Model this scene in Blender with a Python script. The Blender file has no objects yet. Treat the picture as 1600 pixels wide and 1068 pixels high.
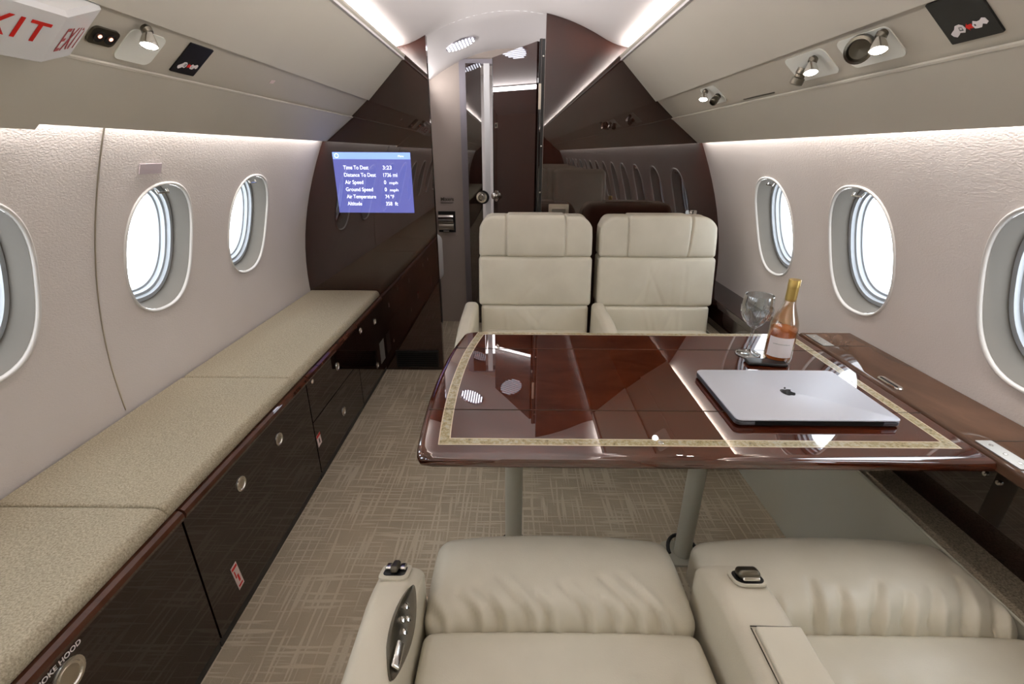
import bpy, bmesh, math, random
import numpy as np
from mathutils import Vector, Matrix
random.seed(7)
PI = math.pi
S = bpy.context.scene
COL = S.collection

# ------------------------------------------------------------------ camera
FPX, PIT, YAW, ROL = 728.4, .3856, .0051, .0048
cp, sp, cy, sy, cr, sr = math.cos(PIT), math.sin(PIT), math.cos(YAW), math.sin(YAW), math.cos(ROL), math.sin(ROL)
Fv = Vector((-sy*cp, cy*cp, -sp)); Rt = Vector((cy, sy, 0)); Uv = Rt.cross(Fv)
R1 = Rt*cr + Uv*sr; U1 = -Rt*sr + Uv*cr
cam = bpy.data.cameras.new('camera'); camo = bpy.data.objects.new('camera', cam); COL.objects.link(camo)
M = Matrix.Identity(4)
for i in range(3):
    M[i][0] = R1[i]; M[i][1] = U1[i]; M[i][2] = -Fv[i]
M[0][3], M[1][3], M[2][3] = .018, 0, 1.21
camo.matrix_world = M
cam.sensor_fit = 'HORIZONTAL'; cam.sensor_width = 36; cam.lens = FPX/1600*36; cam.clip_start = .02
S.camera = camo

# ------------------------------------------------------------------ world, exposure
w = bpy.data.worlds.new('world'); S.world = w; w.use_nodes = True
w.node_tree.nodes['Background'].inputs[0].default_value = (.96, .98, 1, 1)
w.node_tree.nodes['Background'].inputs[1].default_value = 5.0
S.view_settings.view_transform = 'Standard'; S.view_settings.look = 'None'; S.view_settings.gamma = 1
S.view_settings.use_curve_mapping = False
S.view_settings.exposure = 0.62
S.cycles.use_denoising = True
S.cycles.max_bounces = 10; S.cycles.diffuse_bounces = 6; S.cycles.glossy_bounces = 5
S.cycles.transmission_bounces = 8; S.cycles.transparent_max_bounces = 10
S.cycles.caustics_reflective = False; S.cycles.caustics_refractive = False
S.cycles.sample_clamp_indirect = 4

def area(name, loc, normal, long_axis, lx, ly, power, col=(1, .96, .9), spread=PI):
    l = bpy.data.lights.new(name, 'AREA'); l.shape = 'RECTANGLE'; l.size = lx; l.size_y = ly
    l.energy = power; l.color = col; l.spread = spread
    o = bpy.data.objects.new(name, l); COL.objects.link(o)
    z = -Vector(normal).normalized(); x = Vector(long_axis).normalized(); y = z.cross(x)
    m = Matrix.Identity(4)
    for i in range(3):
        m[i][0] = x[i]; m[i][1] = y[i]; m[i][2] = z[i]; m[i][3] = loc[i]
    o.matrix_world = m
    return o
Y_AFT, Y_BULK, Y_FWD = -5.6, 2.53, 3.4
CABLEN = Y_BULK - Y_AFT - .1; CABMID = (Y_BULK + Y_AFT)/2
for s in (-1, 1):
    area('ceiling_cove_light', (s*.590, CABMID, 1.641), (-s, 0, .12), (0, 1, 0), CABLEN, .034, 46, (1, .95, .94))
    area('sidewall_wash_light', (s*.926, CABMID, 1.290), (s*.20, 0, -1), (0, 1, 0), CABLEN, .016, 22, (1, .94, .91))
    area('vestibule_cove_light', (s*.555, 2.98, 1.600), (-s, 0, .35), (0, 1, 0), .7, .028, 1.9, (1, .95, .95))

# ------------------------------------------------------------------ materials
def newmat(name, base, rough=.5, metal=0, coat=0, coat_ior=1.5, spec=.5, emit=None, es=0, trans=0, ior=1.45):
    m = bpy.data.materials.new(name); m.use_nodes = True
    b = m.node_tree.nodes['Principled BSDF']
    b.inputs['Base Color'].default_value = (*base, 1); b.inputs['Roughness'].default_value = rough
    b.inputs['Metallic'].default_value = metal; b.inputs['Coat Weight'].default_value = coat
    b.inputs['Coat Roughness'].default_value = .012; b.inputs['Coat IOR'].default_value = coat_ior
    b.inputs['Specular IOR Level'].default_value = spec; b.inputs['Transmission Weight'].default_value = trans
    b.inputs['IOR'].default_value = ior
    if emit: b.inputs['Emission Color'].default_value = (*emit, 1); b.inputs['Emission Strength'].default_value = es
    return m
def nd(m, t, **k):
    n = m.node_tree.nodes.new(t)
    for a, v in k.items(): setattr(n, a, v)
    return n
def lk(m, a, b): m.node_tree.links.new(a, b)
def bsdf(m): return m.node_tree.nodes['Principled BSDF']
def coords(m, scale=(1, 1, 1), rot=(0, 0, 0)):
    g = nd(m, 'ShaderNodeNewGeometry'); mp = nd(m, 'ShaderNodeMapping')
    mp.inputs['Scale'].default_value = scale; mp.inputs['Rotation'].default_value = rot
    lk(m, g.outputs['Position'], mp.inputs['Vector']); return mp.outputs['Vector']
def noise(m, vec, scale, detail=3, rough=.5, dist=0):
    n = nd(m, 'ShaderNodeTexNoise'); n.inputs['Scale'].default_value = scale; n.inputs['Detail'].default_value = detail
    n.inputs['Roughness'].default_value = rough; n.inputs['Distortion'].default_value = dist
    lk(m, vec, n.inputs['Vector']); return n.outputs['Fac']
def ramp(m, fac, stops):
    r = nd(m, 'ShaderNodeValToRGB'); e = r.color_ramp.elements
    while len(e) < len(stops): e.new(.5)
    for i, (p, c) in enumerate(stops): e[i].position = p; e[i].color = (*c, 1)
    lk(m, fac, r.inputs['Fac']); return r.outputs['Color']
def bump(m, h, strength=.2, dist=.002, prev=None):
    b = nd(m, 'ShaderNodeBump'); b.inputs['Strength'].default_value = strength; b.inputs['Distance'].default_value = dist
    lk(m, h, b.inputs['Height'])
    if prev is not None: lk(m, prev, b.inputs['Normal'])
    lk(m, b.outputs['Normal'], bsdf(m).inputs['Normal']); return b.outputs['Normal']
def math_(m, op, a, b=None):
    n = nd(m, 'ShaderNodeMath', operation=op)
    for i, v in enumerate((a, b)):
        if v is None: continue
        if isinstance(v, (int, float)): n.inputs[i].default_value = v
        else: lk(m, v, n.inputs[i])
    return n.outputs[0]
def mixc(m, f, a, b):
    n = nd(m, 'ShaderNodeMix', data_type='RGBA')
    if isinstance(f, (int, float)): n.inputs[0].default_value = f
    else: lk(m, f, n.inputs[0])
    for i, v in ((6, a), (7, b)):
        if isinstance(v, tuple): n.inputs[i].default_value = (*v, 1)
        else: lk(m, v, n.inputs[i])
    return n.outputs[2]

# cream leather
def leather(name, c1, c2):
    m = newmat(name, c1, .36, spec=.45)
    v = coords(m)
    lk(m, ramp(m, noise(m, v, 9, 4), [(.3, c1), (.7, c2)]), bsdf(m).inputs['Base Color'])
    vo = nd(m, 'ShaderNodeTexVoronoi'); vo.inputs['Scale'].default_value = 420; lk(m, v, vo.inputs['Vector'])
    b1 = bump(m, vo.outputs['Distance'], .12, .0008)
    bump(m, noise(m, v, 34, 3, .5, .4), .10, .003, b1)
    return m
LEATHER = leather('cream_leather', (.60, .565, .465), (.66, .625, .52))
LEATHER_SIDE = leather('cream_leather_side', (.57, .53, .43), (.63, .59, .485))
GREYSHELL = newmat('pale_sage_laminate', (.62, .61, .52), .42)
PANEL = newmat('bin_laminate', (.60, .565, .485), .5, spec=.35)
v = coords(PANEL); lk(PANEL, ramp(PANEL, noise(PANEL, v, 3, 2), [(.3, (.59, .555, .478)), (.7, (.615, .58, .498))]), bsdf(PANEL).inputs['Base Color'])
bump(PANEL, noise(PANEL, v, 700, 2), .05, .0005)
STRIP = newmat('service_strip_laminate', (.55, .51, .43), .5, spec=.35)
# wall fabric
def wallmat():
    m = newmat('sidewall_fabric', (.60, .555, .50), .75, spec=.2)
    v = coords(m); lk(m, ramp(m, noise(m, v, 2.2, 2), [(.3, (.585, .535, .50)), (.7, (.63, .585, .555))]), bsdf(m).inputs['Base Color'])
    v2 = coords(m, (1, 1, 1.9), (math.radians(28), 0, 0))
    n1 = noise(m, v2, 150, 2, .45, .6)
    b1 = bump(m, n1, .45, .0016)
    bump(m, noise(m, v, 5, 1), .18, .01, b1)
    return m
WALL = wallmat()
CEIL = newmat('ceiling_vinyl', (.74, .71, .70), .6, spec=.3)
def lacquer(name, c1, c2, scale=(1, 1, 1), nscale=6, ior=1.9):
    m = newmat(name, c1, .5, coat=1, coat_ior=ior, spec=.0)
    v = coords(m, scale)
    f = noise(m, v, nscale, 6, .62, 1.6)
    lk(m, ramp(m, f, [(.32, c1), (.68, c2)]), bsdf(m).inputs['Base Color'])
    return m
LACQ = lacquer('dark_lacquered_wood', (.010, .0045, .0035), (.026, .0105, .008), (3, 3, .6), 7, 1.95)
LACQ_PANEL = lacquer('bulkhead_lacquered_wood', (.018, .0052, .0032), (.034, .0100, .0056), (3, 3, .5), 5, 1.78)
LACQ_FACE = lacquer('cabinet_lacquered_wood', (.011, .0045, .0035), (.022, .009, .0065), (2, 1, 2), 6, 1.65)
LACQ_RED = lacquer('table_lacquered_wood', (.040, .0075, .0028), (.095, .0195, .0065), (1, 2.5, 1), 5, 2.15)
LACQ_RAIL = lacquer('rail_lacquered_wood', (.060, .020, .011), (.095, .034, .019), (1, 1, 1), 9, 1.6)
LACQ_LEDGE = lacquer('ledge_lacquered_wood', (.075, .040, .025), (.125, .066, .040), (1, .4, 1), 5, 1.35)
# carpet
def carpet():
    m = newmat('woven_carpet', (.3, .26, .2), .95, spec=.05)
    vx = coords(m, (6.5, 118, 1)); vy = coords(m, (104, 5.5, 1)); v = coords(m)
    lx = ramp(m, noise(m, vx, 1, 0, .5, 0), [(.555, (0, 0, 0)), (.66, (1, 1, 1))])
    ly = ramp(m, noise(m, vy, 1, 0, .5, 0), [(.555, (0, 0, 0)), (.66, (1, 1, 1))])
    mx = math_(m, 'MAXIMUM', lx, ly)
    mask = noise(m, v, 3.2, 3)
    base = ramp(m, mask, [(.35, (.42, .355, .265)), (.65, (.51, .435, .325))])
    fine = noise(m, v, 260, 2)
    light = mixc(m, fine, (.62, .545, .42), (.78, .71, .57))
    c = mixc(m, math_(m, 'MULTIPLY', mx, .62), base, light)
    lk(m, c, bsdf(m).inputs['Base Color'])
    h = math_(m, 'ADD', math_(m, 'MULTIPLY', mx, .6), fine)
    bump(m, h, .5, .003)
    return m
CARPET = carpet()
def weave(name, c1, c2, sc=300):
    m = newmat(name, c1, .9, spec=.1); v = coords(m)
    f = noise(m, v, sc, 3, .7)
    lk(m, ramp(m, f, [(.35, c1), (.65, c2)]), bsdf(m).inputs['Base Color']); bump(m, f, .5, .0025); return m
CUSHION = weave('speckled_bench_fabric', (.31, .27, .195), (.55, .495, .375), 260)
SIDECARPET = weave('brown_side_carpet', (.15, .125, .09), (.34, .29, .215), 260)
CHROME = newmat('polished_chrome', (.78, .76, .72), .12, 1)
NICKEL = newmat('brushed_nickel', (.62, .57, .48), .28, 1)
HINGE = newmat('dull_hinge_metal', (.36, .34, .31), .45, .8)
DARKMET = newmat('dark_metal', (.16, .145, .115), .3, 1)
BLACK = newmat('black_plastic', (.012, .012, .012), .35)
BLACKM = newmat('matt_black', (.008, .008, .008), .7, spec=.2)
SEAM = newmat('dark_seam_line', (.055, .045, .035), .7, spec=.1)  # dark brown of seams, joints and one label mark
WHITEP = newmat('white_plastic', (.80, .80, .80), .35)
RIM = newmat('window_rim_plastic', (.60, .585, .56), .35)
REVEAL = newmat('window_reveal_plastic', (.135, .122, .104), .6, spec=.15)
FRAME = newmat('window_frame_plastic', (.40, .43, .46), .35)
LEG = newmat('painted_table_leg', (.52, .505, .42), .35)
RED = newmat('red_paint', (.62, .012, .006), .5)
DARKRED = newmat('dark_red_paint', (.42, .05, .05), .5)
WHITEINK = newmat('white_ink', (.85, .80, .80), .6)
PINKLABEL = newmat('label_paper', (.80, .66, .64), .6)
GREYLABEL = newmat('grey_label', (.30, .30, .29), .5)
FADEDPLATE = newmat('faded_placard', (.40, .34, .35), .6)
ALU = newmat('silver_aluminium', (.60, .62, .69), .5, .3)
ALUDK = newmat('dark_aluminium', (.10, .105, .12), .35, .8)
LOGO = newmat('dark_mirror_logo', (.02, .022, .03), .1, .6)
GOLDFOIL = newmat('gold_foil', (.52, .37, .12), .38, .85)
LAMPGLOW = newmat('lamp_lens', (1, 1, 1), .3, emit=(1, .98, .92), es=14)
TILELAMP = newmat('grille_lamp', (1, 1, 1), .3, emit=(.86, .88, 1), es=5)
REDGLOW = newmat('red_indicator', (1, .3, .2), .3, emit=(1, .35, .22), es=3)
LITWHITE = newmat('lamplit_recess_white', (.88, .89, .82), .5)  # whitened to stand in for lamp light falling on the recess trays
SCREEN = newmat('screen_blue', (.02, .02, .1), .12, emit=(.09, .10, .34), es=1.0, coat=1, coat_ior=1.9)
SCREENBAR = newmat('screen_header_blue', (.1, .2, .5), .12, emit=(.24, .36, .92), es=1.0)
SCREENTXT = newmat('screen_text', (.8, .8, .9), .3, emit=(.80, .84, 1), es=1.0)
VEST = newmat('vestibule_fabric', (.42, .36, .32), .7, spec=.2)
METFRAME = newmat('anodised_frame', (.30, .28, .31), .4, .6)
# granite style inlay
INLAY = newmat('gold_mottled_inlay', (.5, .4, .2), .4, coat=1, coat_ior=1.6)
vv = coords(INLAY); lk(INLAY, ramp(INLAY, noise(INLAY, vv, 130, 4, .7), [(.30, (.10, .085, .035)), (.46, (.36, .29, .13)), (.62, (.50, .46, .34)), (.78, (.30, .31, .29))]), bsdf(INLAY).inputs['Base Color'])
INLAYLINE = newmat('cream_inlay_line', (.72, .62, .45), .35, coat=1)
WINE = newmat('rose_wine', (.90, .27, .035), .05, trans=.35, ior=1.34)
def panemat():
    m = bpy.data.materials.new('window_pane_acrylic'); m.use_nodes = True; nt = m.node_tree; nt.nodes.remove(nt.nodes['Principled BSDF'])
    t = nt.nodes.new('ShaderNodeBsdfTransparent'); t.inputs[0].default_value = (.96, .98, 1, 1)
    g = nt.nodes.new('ShaderNodeBsdfGlossy'); g.inputs['Roughness'].default_value = .05
    x = nt.nodes.new('ShaderNodeMixShader'); x.inputs[0].default_value = .05
    nt.links.new(t.outputs[0], x.inputs[1]); nt.links.new(g.outputs[0], x.inputs[2])
    nt.links.new(x.outputs[0], nt.nodes['Material Output'].inputs['Surface']); return m
PANE = panemat()
def thinglass(name, col, lo, hi):
    m = bpy.data.materials.new(name); m.use_nodes = True; nt = m.node_tree; nt.nodes.remove(nt.nodes['Principled BSDF'])
    t = nt.nodes.new('ShaderNodeBsdfTransparent'); t.inputs[0].default_value = (*col, 1)
    g = nt.nodes.new('ShaderNodeBsdfGlossy'); g.inputs['Roughness'].default_value = .02
    f = nt.nodes.new('ShaderNodeLayerWeight'); f.inputs[0].default_value = .35
    r = nt.nodes.new('ShaderNodeMapRange'); r.inputs[3].default_value = lo; r.inputs[4].default_value = hi
    x = nt.nodes.new('ShaderNodeMixShader')
    nt.links.new(f.outputs['Facing'], r.inputs[0]); nt.links.new(r.outputs[0], x.inputs[0])
    nt.links.new(t.outputs[0], x.inputs[1]); nt.links.new(g.outputs[0], x.inputs[2])
    nt.links.new(x.outputs[0], nt.nodes['Material Output'].inputs['Surface']); return m
BOTTLEGLASS = thinglass('clear_bottle_glass', (.96, .88, .76), .06, .65)
GLASS = thinglass('crystal_glass', (.86, .88, .88), .07, .95)
CUTGLASS = thinglass('cut_crystal', (.9, .92, .92), .45, .9)

# ------------------------------------------------------------------ mesh helpers
ORG = {}
class MB:
    def __init__(s): s.v = []; s.f = []
    def add(s, vs, fs):
        n = len(s.v); s.v += [Vector(p) for p in vs]; s.f += [tuple(n+i for i in f) for f in fs]; return s
    def box(s, x0, x1, y0, y1, z0, z1):
        return s.add([(x0, y0, z0), (x1, y0, z0), (x1, y1, z0), (x0, y1, z0), (x0, y0, z1), (x1, y0, z1), (x1, y1, z1), (x0, y1, z1)],
                     [(0, 3, 2, 1), (4, 5, 6, 7), (0, 1, 5, 4), (1, 2, 6, 5), (2, 3, 7, 6), (3, 0, 4, 7)])
    def loft(s, rings, closed=True, cap0=True, cap1=True):
        n = len(rings[0]); base = len(s.v)
        for r in rings: s.v += [Vector(p) for p in r]
        m = n if closed else n-1
        for k in range(len(rings)-1):
            for i in range(m):
                j = (i+1) % n; s.f.append((base+k*n+i, base+k*n+j, base+(k+1)*n+j, base+(k+1)*n+i))
        if cap0: s.f.append(tuple(base+i for i in reversed(range(n))))
        if cap1: s.f.append(tuple(base+(len(rings)-1)*n+i for i in range(n)))
        return s
    def extr(s, poly, vec):
        vec = Vector(vec); return s.loft([poly, [Vector(p)+vec for p in poly]])
    def lathe(s, prof, org=(0, 0, 0), ax=(0, 0, 1), n=32, cap0=False, cap1=False):
        ax = Vector(ax).normalized(); a = ax.orthogonal().normalized(); b = ax.cross(a); o = Vector(org)
        return s.loft([[o+ax*h+(a*math.cos(t)+b*math.sin(t))*r for t in [2*PI*i/n for i in range(n)]] for r, h in prof], True, cap0, cap1)
    def tube(s, pts, r, n=10, close=False):
        pts = [Vector(p) for p in pts]; rings = []
        L = len(pts)
        prev = None
        for i, p in enumerate(pts):
            d = (pts[(i+1) % L]-pts[i-1]) if close else (pts[min(i+1, L-1)]-pts[max(i-1, 0)])
            d.normalize()
            a = d.orthogonal().normalized() if prev is None else (prev-d*prev.dot(d)).normalized()
            prev = a; b = d.cross(a)
            rr = r[i] if isinstance(r, (list, tuple)) else r
            rings.append([p+(a*math.cos(2*PI*k/n)+b*math.sin(2*PI*k/n))*rr for k in range(n)])
        if close: rings.append(rings[0]); return s.loft(rings, True, False, False)
        return s.loft(rings)
def rbox(sx, sy, sz, r, step=.02, warp=None, org=(0, 0, 0)):
    """rounded box, base centre at origin, warp(p)->p moves local points"""
    def samples(h):
        a = [-h + r - r*math.tan(PI/4*(1-k/4)) for k in range(4)]
        n = max(2, int(2*(h-r)/step)); mid = [-(h-r)+2*(h-r)*i/n for i in range(n+1)]
        return a+mid+[-q for q in reversed(a)]
    H = (sx/2, sy/2, sz/2); SS = [samples(h) for h in H]; idx = {}; mb = MB()
    def vid(p):
        k = tuple(round(c, 6) for c in p)
        if k not in idx:
            q = Vector([max(-(H[i]-r), min(H[i]-r, p[i])) for i in range(3)]); d = Vector(p)-q
            if d.length > 1e-9: d = d.normalized()*r
            x = q+d; x.z += H[2]
            if warp: x = Vector(warp(x.copy()))
            idx[k] = len(mb.v); mb.v.append(x+Vector(org))
        return idx[k]
    for ax in range(3):
        u, v2 = (ax+1) % 3, (ax+2) % 3
        for sgn in (-1, 1):
            A, B = SS[u], SS[v2]
            for i in range(len(A)-1):
                for j in range(len(B)-1):
                    q = []
                    for a, b in ((i, j), (i+1, j), (i+1, j+1), (i, j+1)):
                        p = [0, 0, 0]; p[ax] = sgn*H[ax]; p[u] = A[a]; p[v2] = B[b]; q.append(vid(p))
                    mb.f.append(tuple(q if sgn > 0 else reversed(q)))
    return mb
def props(o, label=None, cat=None, group=None, kind=None):
    if label: o['label'] = label
    if cat: o['category'] = cat
    if group: o['group'] = group
    if kind: o['kind'] = kind
    return o
def thing(name, loc, label, cat, group=None, kind=None):
    o = bpy.data.objects.new(name, None); COL.objects.link(o); o.location = loc; o.empty_display_size = .05
    ORG[o.name] = Vector(loc); return props(o, label, cat, group, kind)
def obj(name, mb, mat, parent=None, smooth=False, label=None, cat=None, group=None, kind=None, sharp=40):
    vs = mb.v
    if parent is None:
        lo = [min(p[i] for p in vs) for i in range(3)]; hi = [max(p[i] for p in vs) for i in range(3)]
        org = Vector(((lo[0]+hi[0])/2, (lo[1]+hi[1])/2, lo[2])); loc = org
    else: org = ORG[parent.name]; loc = Vector((0, 0, 0))
    me = bpy.data.meshes.new(name); me.from_pydata([tuple(p-org) for p in vs], [], mb.f); me.update()
    bm = bmesh.new(); bm.from_mesh(me); bmesh.ops.recalc_face_normals(bm, faces=bm.faces); bm.to_mesh(me); bm.free()
    me.materials.append(mat)
    o = bpy.data.objects.new(name, me); COL.objects.link(o); o.location = loc
    if parent is not None: o.parent = parent
    ORG[o.name] = org
    if smooth:
        me.polygons.foreach_set('use_smooth', [True]*len(me.polygons))
        for p_ in me.polygons:
            if p_.loop_total > 8: p_.use_smooth = False
        if sharp: me.set_sharp_from_angle(angle=math.radians(sharp))
    return props(o, label, cat, group, kind)
def struct(name, mb, mat, smooth=False, parent=None, sharp=40):
    return obj(name, mb, mat, parent, smooth, kind='structure' if parent is None else None, sharp=sharp)
_dg = None
def text_mb(txt, size, O, X, Y, depth=.0004, align='LEFT', bold=.0, squeeze=1.0, space=1.0):
    """flat lettering standing on point O, reading along X, up along Y"""
    c = bpy.data.curves.new('t', 'FONT'); c.body = txt; c.size = size; c.align_x = align; c.offset = bold
    c.extrude = depth/2; c.space_character = space; c.resolution_u = 3
    o = bpy.data.objects.new('t', c); COL.objects.link(o)
    dg = bpy.context.evaluated_depsgraph_get(); me = bpy.data.meshes.new_from_object(o.evaluated_get(dg))
    X = Vector(X).normalized(); Y = Vector(Y).normalized(); N = X.cross(Y); O = Vector(O)
    mb = MB(); mb.add([O+X*(p.co.x*squeeze)+Y*p.co.y+N*(p.co.z+depth/2) for p in me.vertices], [tuple(p.vertices) for p in me.polygons])
    bpy.data.objects.remove(o); bpy.data.curves.remove(c); bpy.data.meshes.remove(me)
    return mb
def fit_text(txt, width, height, O, X, Y, bold=0, depth=.0004, space=1.0):
    m = text_mb(txt, .1, (0, 0, 0), (1, 0, 0), (0, 1, 0), depth, bold=bold, space=space)
    x0 = min(p.x for p in m.v); x1 = max(p.x for p in m.v); y1 = max(p.y for p in m.v)
    X = Vector(X).normalized(); Y = Vector(Y).normalized(); N = X.cross(Y); O = Vector(O)
    m.v = [O+X*((p.x-x0)/(x1-x0)*width)+Y*(p.y/y1*height)+N*p.z for p in m.v]; return m
def frame_poly(pts, O, X, Y): O, X, Y = Vector(O), Vector(X), Vector(Y); return [O+X*a+Y*b for a, b in pts]
def rrect(w, h, r, n=6):
    out = []
    for cx, cy_, a0 in ((w/2-r, h/2-r, 0), (-w/2+r, h/2-r, PI/2), (-w/2+r, -h/2+r, PI), (w/2-r, -h/2+r, 1.5*PI)):
        out += [(cx+r*math.cos(a0+PI/2*k/n), cy_+r*math.sin(a0+PI/2*k/n)) for k in range(n+1)]
    return out
def plate(name, poly2, O, X, Y, th, mat, parent=None, inset=0, **k):
    X = Vector(X).normalized(); Y = Vector(Y).normalized(); N = X.cross(Y)
    p = frame_poly(poly2, O, X, Y); mb = MB()
    if inset:
        c = sum(p, Vector())/len(p); q = [a+(c-a).normalized()*inset+N*th for a in p]
        mb.loft([p, [a+N*(th*.6) for a in p], q])
    else: mb.extr(p, N*th)
    return obj(name, mb, mat, parent, **k)

# ------------------------------------------------------------------ cabin cross-section
PZ = np.array([0, .30, .50, .70, .82, .93, 1.04, 1.12, 1.255, 1.40]); PX = np.array([1.01, 1.105, 1.132, 1.128, 1.105, 1.073, 1.040, 1.012, .955, .872])
PF = np.polyfit(PZ, PX, 4)
def wx(z):
    if z <= 1.40: return float(np.polyval(PF, z))
    x0 = float(np.polyval(PF, 1.40)); t = (z-1.40)/(1.665-1.40); return x0*(1-t)+.60*t
def ceil_z(x):
    x = abs(x)
    if x < .42: return 1.815-.62*x*x
    z0 = 1.815-.62*.42*.42; t = (x-.42)/.20
    return z0-(2*.62*.42*.20)*t*(1-t*.62) if x < .62 else 1.662
WIN_L = [1.44, 1.95] + [.890-.508*k for k in range(12)]
WIN_R = list(WIN_L)
WZ, WA, WB = .93, .143, .190
def oval(a, b, t, n=2.45):
    c, s_ = math.cos(t), math.sin(t); r = (abs(c/a)**n+abs(s_/b)**n)**(-1/n); return r*c, r*s_

def side_wall(side, wins, name):
    mb = MB(); key = {}
    def V(y, z):
        k = (round(y, 5), round(z, 5))
        if k not in key: key[k] = len(mb.v); mb.v.append(Vector((side*wx(z), y, z)))
        return key[k]
    def quad(a, b, c, d): mb.f.append((a, b, c, d) if side < 0 else (d, c, b, a))
    def grid(ys, zs):
        for i in range(len(ys)-1):
            for j in range(len(zs)-1): quad(V(ys[i], zs[j]), V(ys[i+1], zs[j]), V(ys[i+1], zs[j+1]), V(ys[i], zs[j+1]))
    lo, hi = .70, 1.16
    zl = list(np.linspace(0, lo, 13)); zu = list(np.linspace(hi, 1.40, 7))+[1.48, 1.57, 1.665]; zm = list(np.linspace(lo, hi, 17))
    ws = sorted(wins); edges = [Y_AFT]
    cells = []
    for c in ws:
        a, b = c-.235, c+.235; cells.append((a, b, c))
    prev = Y_AFT
    for a, b, c in cells:
        if a > prev+1e-4:
            ys = list(np.linspace(prev, a, max(2, int((a-prev)/.05)+1))); grid(ys, zl); grid(ys, zm); grid(ys, zu)
        ys = list(np.linspace(a, b, 17)); grid(ys, zl); grid(ys, zu)
        bd = [(y, lo) for y in ys[:-1]]+[(b, z) for z in zm[:-1]]+[(y, hi) for y in ys[:0:-1]]+[(a, z) for z in zm[:0:-1]]
        rings = []
        for k in range(7):
            u = (k/6)**.8; r = []
            for (y, z) in bd:
                t = math.atan2(z-WZ, y-c); oy, oz = oval(WA, WB, t)
                r.append((y, z) if k == 6 else ((c+oy)*(1-u)+y*u, (WZ+oz)*(1-u)+z*u))
            rings.append(r)
        n = len(bd)
        for k in range(6):
            for i in range(n):
                j = (i+1) % n; quad(V(*rings[k][i]), V(*rings[k+1][i]), V(*rings[k+1][j]), V(*rings[k][j]))
        prev = b
    ys = list(np.linspace(prev, Y_BULK+.03, 8)); grid(ys, zl); grid(ys, zm); grid(ys, zu)
    struct(name, mb, WALL, True, sharp=0)
side_wall(-1, WIN_L, 'wall_left'); side_wall(1, WIN_R, 'wall_right')

def window(side, c, n):
    def pt(y, z, d): return Vector((side*(wx(z)+d), y, z+.22*d))
    def ring(a, b, d, zc=WZ): return [pt(c+oval(a, b, t)[0], zc+oval(a, b, t)[1], d) for t in [2*PI*i/64 for i in range(64)]]
    def flat(a, b, d):
        x0 = wx(WZ)
        return [Vector((side*(x0+d-(oz)*.27), c+oy, WZ+oz+.27*d)) for oy, oz in [oval(a, b, 2*PI*i/64) for i in range(64)]]
    win = thing('window_%d' % n, (side*wx(WZ), c, WZ-WB), None, None, kind='structure')
    fl = (lambda L: [list(reversed(r)) for r in L]) if side < 0 else (lambda L: L)
    obj('window_rim', MB().loft(fl([ring(.150, .197, .002), ring(.149, .196, -.003), ring(.1455, .1925, -.005), ring(.142, .189, -.003), ring(.1405, .1875, .004)]), True, False, False), RIM, win, True, sharp=0)
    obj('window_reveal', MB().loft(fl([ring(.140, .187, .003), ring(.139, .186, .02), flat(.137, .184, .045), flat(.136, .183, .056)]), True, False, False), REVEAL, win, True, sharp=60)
    obj('window_frame', MB().loft(fl([flat(.138, .185, .053), flat(.126, .171, .054), flat(.124, .169, .064), flat(.118, .161, .066), flat(.116, .159, .078), flat(.111, .153, .080), flat(.108, .150, .094)]), True, False, False), FRAME, win, True, sharp=30)
    obj('window_pane', MB().loft(fl([flat(.112, .154, .088), flat(.112, .154, .091)])), PANE, win)
    # shade handle at the top of the reveal
    h = MB(); zt = WZ+.176; x0 = wx(zt)
    h.tube([(side*(x0+.012), c-.022, zt-.001), (side*(x0+.008), c-.022, zt-.010), (side*(x0+.008), c+.022, zt-.010), (side*(x0+.012), c+.022, zt-.001)], .003, 8)
    obj('shade_handle', h, CHROME, win, True)
nwin = 1
for c in WIN_L: window(-1, c, nwin); nwin += 1
for c in WIN_R: window(1, c, nwin); nwin += 1

# ceiling, floor, ends
mb = MB(); xs = list(np.linspace(-.60, .60, 41)); ys = [Y_AFT, -2, 0, 1.3, 2.56]
for y in ys: mb.v += [Vector((x, y, ceil_z(x))) for x in xs]
for k in range(len(ys)-1):
    for i in range(40): a = k*41+i; mb.f.append((a, a+41, a+42, a+1))
struct('ceiling', mb, CEIL, True, sharp=0)
struct('floor', MB().box(-1.02, 1.02, Y_AFT, 5.2, -.03, 0), CARPET)
struct('wall_aft', MB().box(-1.2, 1.2, Y_AFT-.04, Y_AFT, 0, 1.9), LACQ_PANEL)

# ------------------------------------------------------------------ bulkhead lacquer partitions
def outline(z0, z1, n=24): return [(wx(z)-.001, z) for z in np.linspace(z0, z1, n)]
def partition(side, xin, name):
    pts = outline(0, 1.665)                                  # up the fuselage side
    top = [(x, ceil_z(x)-.001) for x in np.linspace(.595, xin, 18)]
    pts = [(side*x, z) for x, z in pts+top]+[(side*xin, 0)]
    p = [Vector((x, Y_BULK, z)) for x, z in pts]
    if side > 0: p.reverse()
    struct(name, MB().loft([p, [q+Vector((0, .038, 0)) for q in p]]), LACQ_PANEL)
partition(-1, .404, 'wall_front_left'); partition(1, .156, 'wall_front_right')

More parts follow.
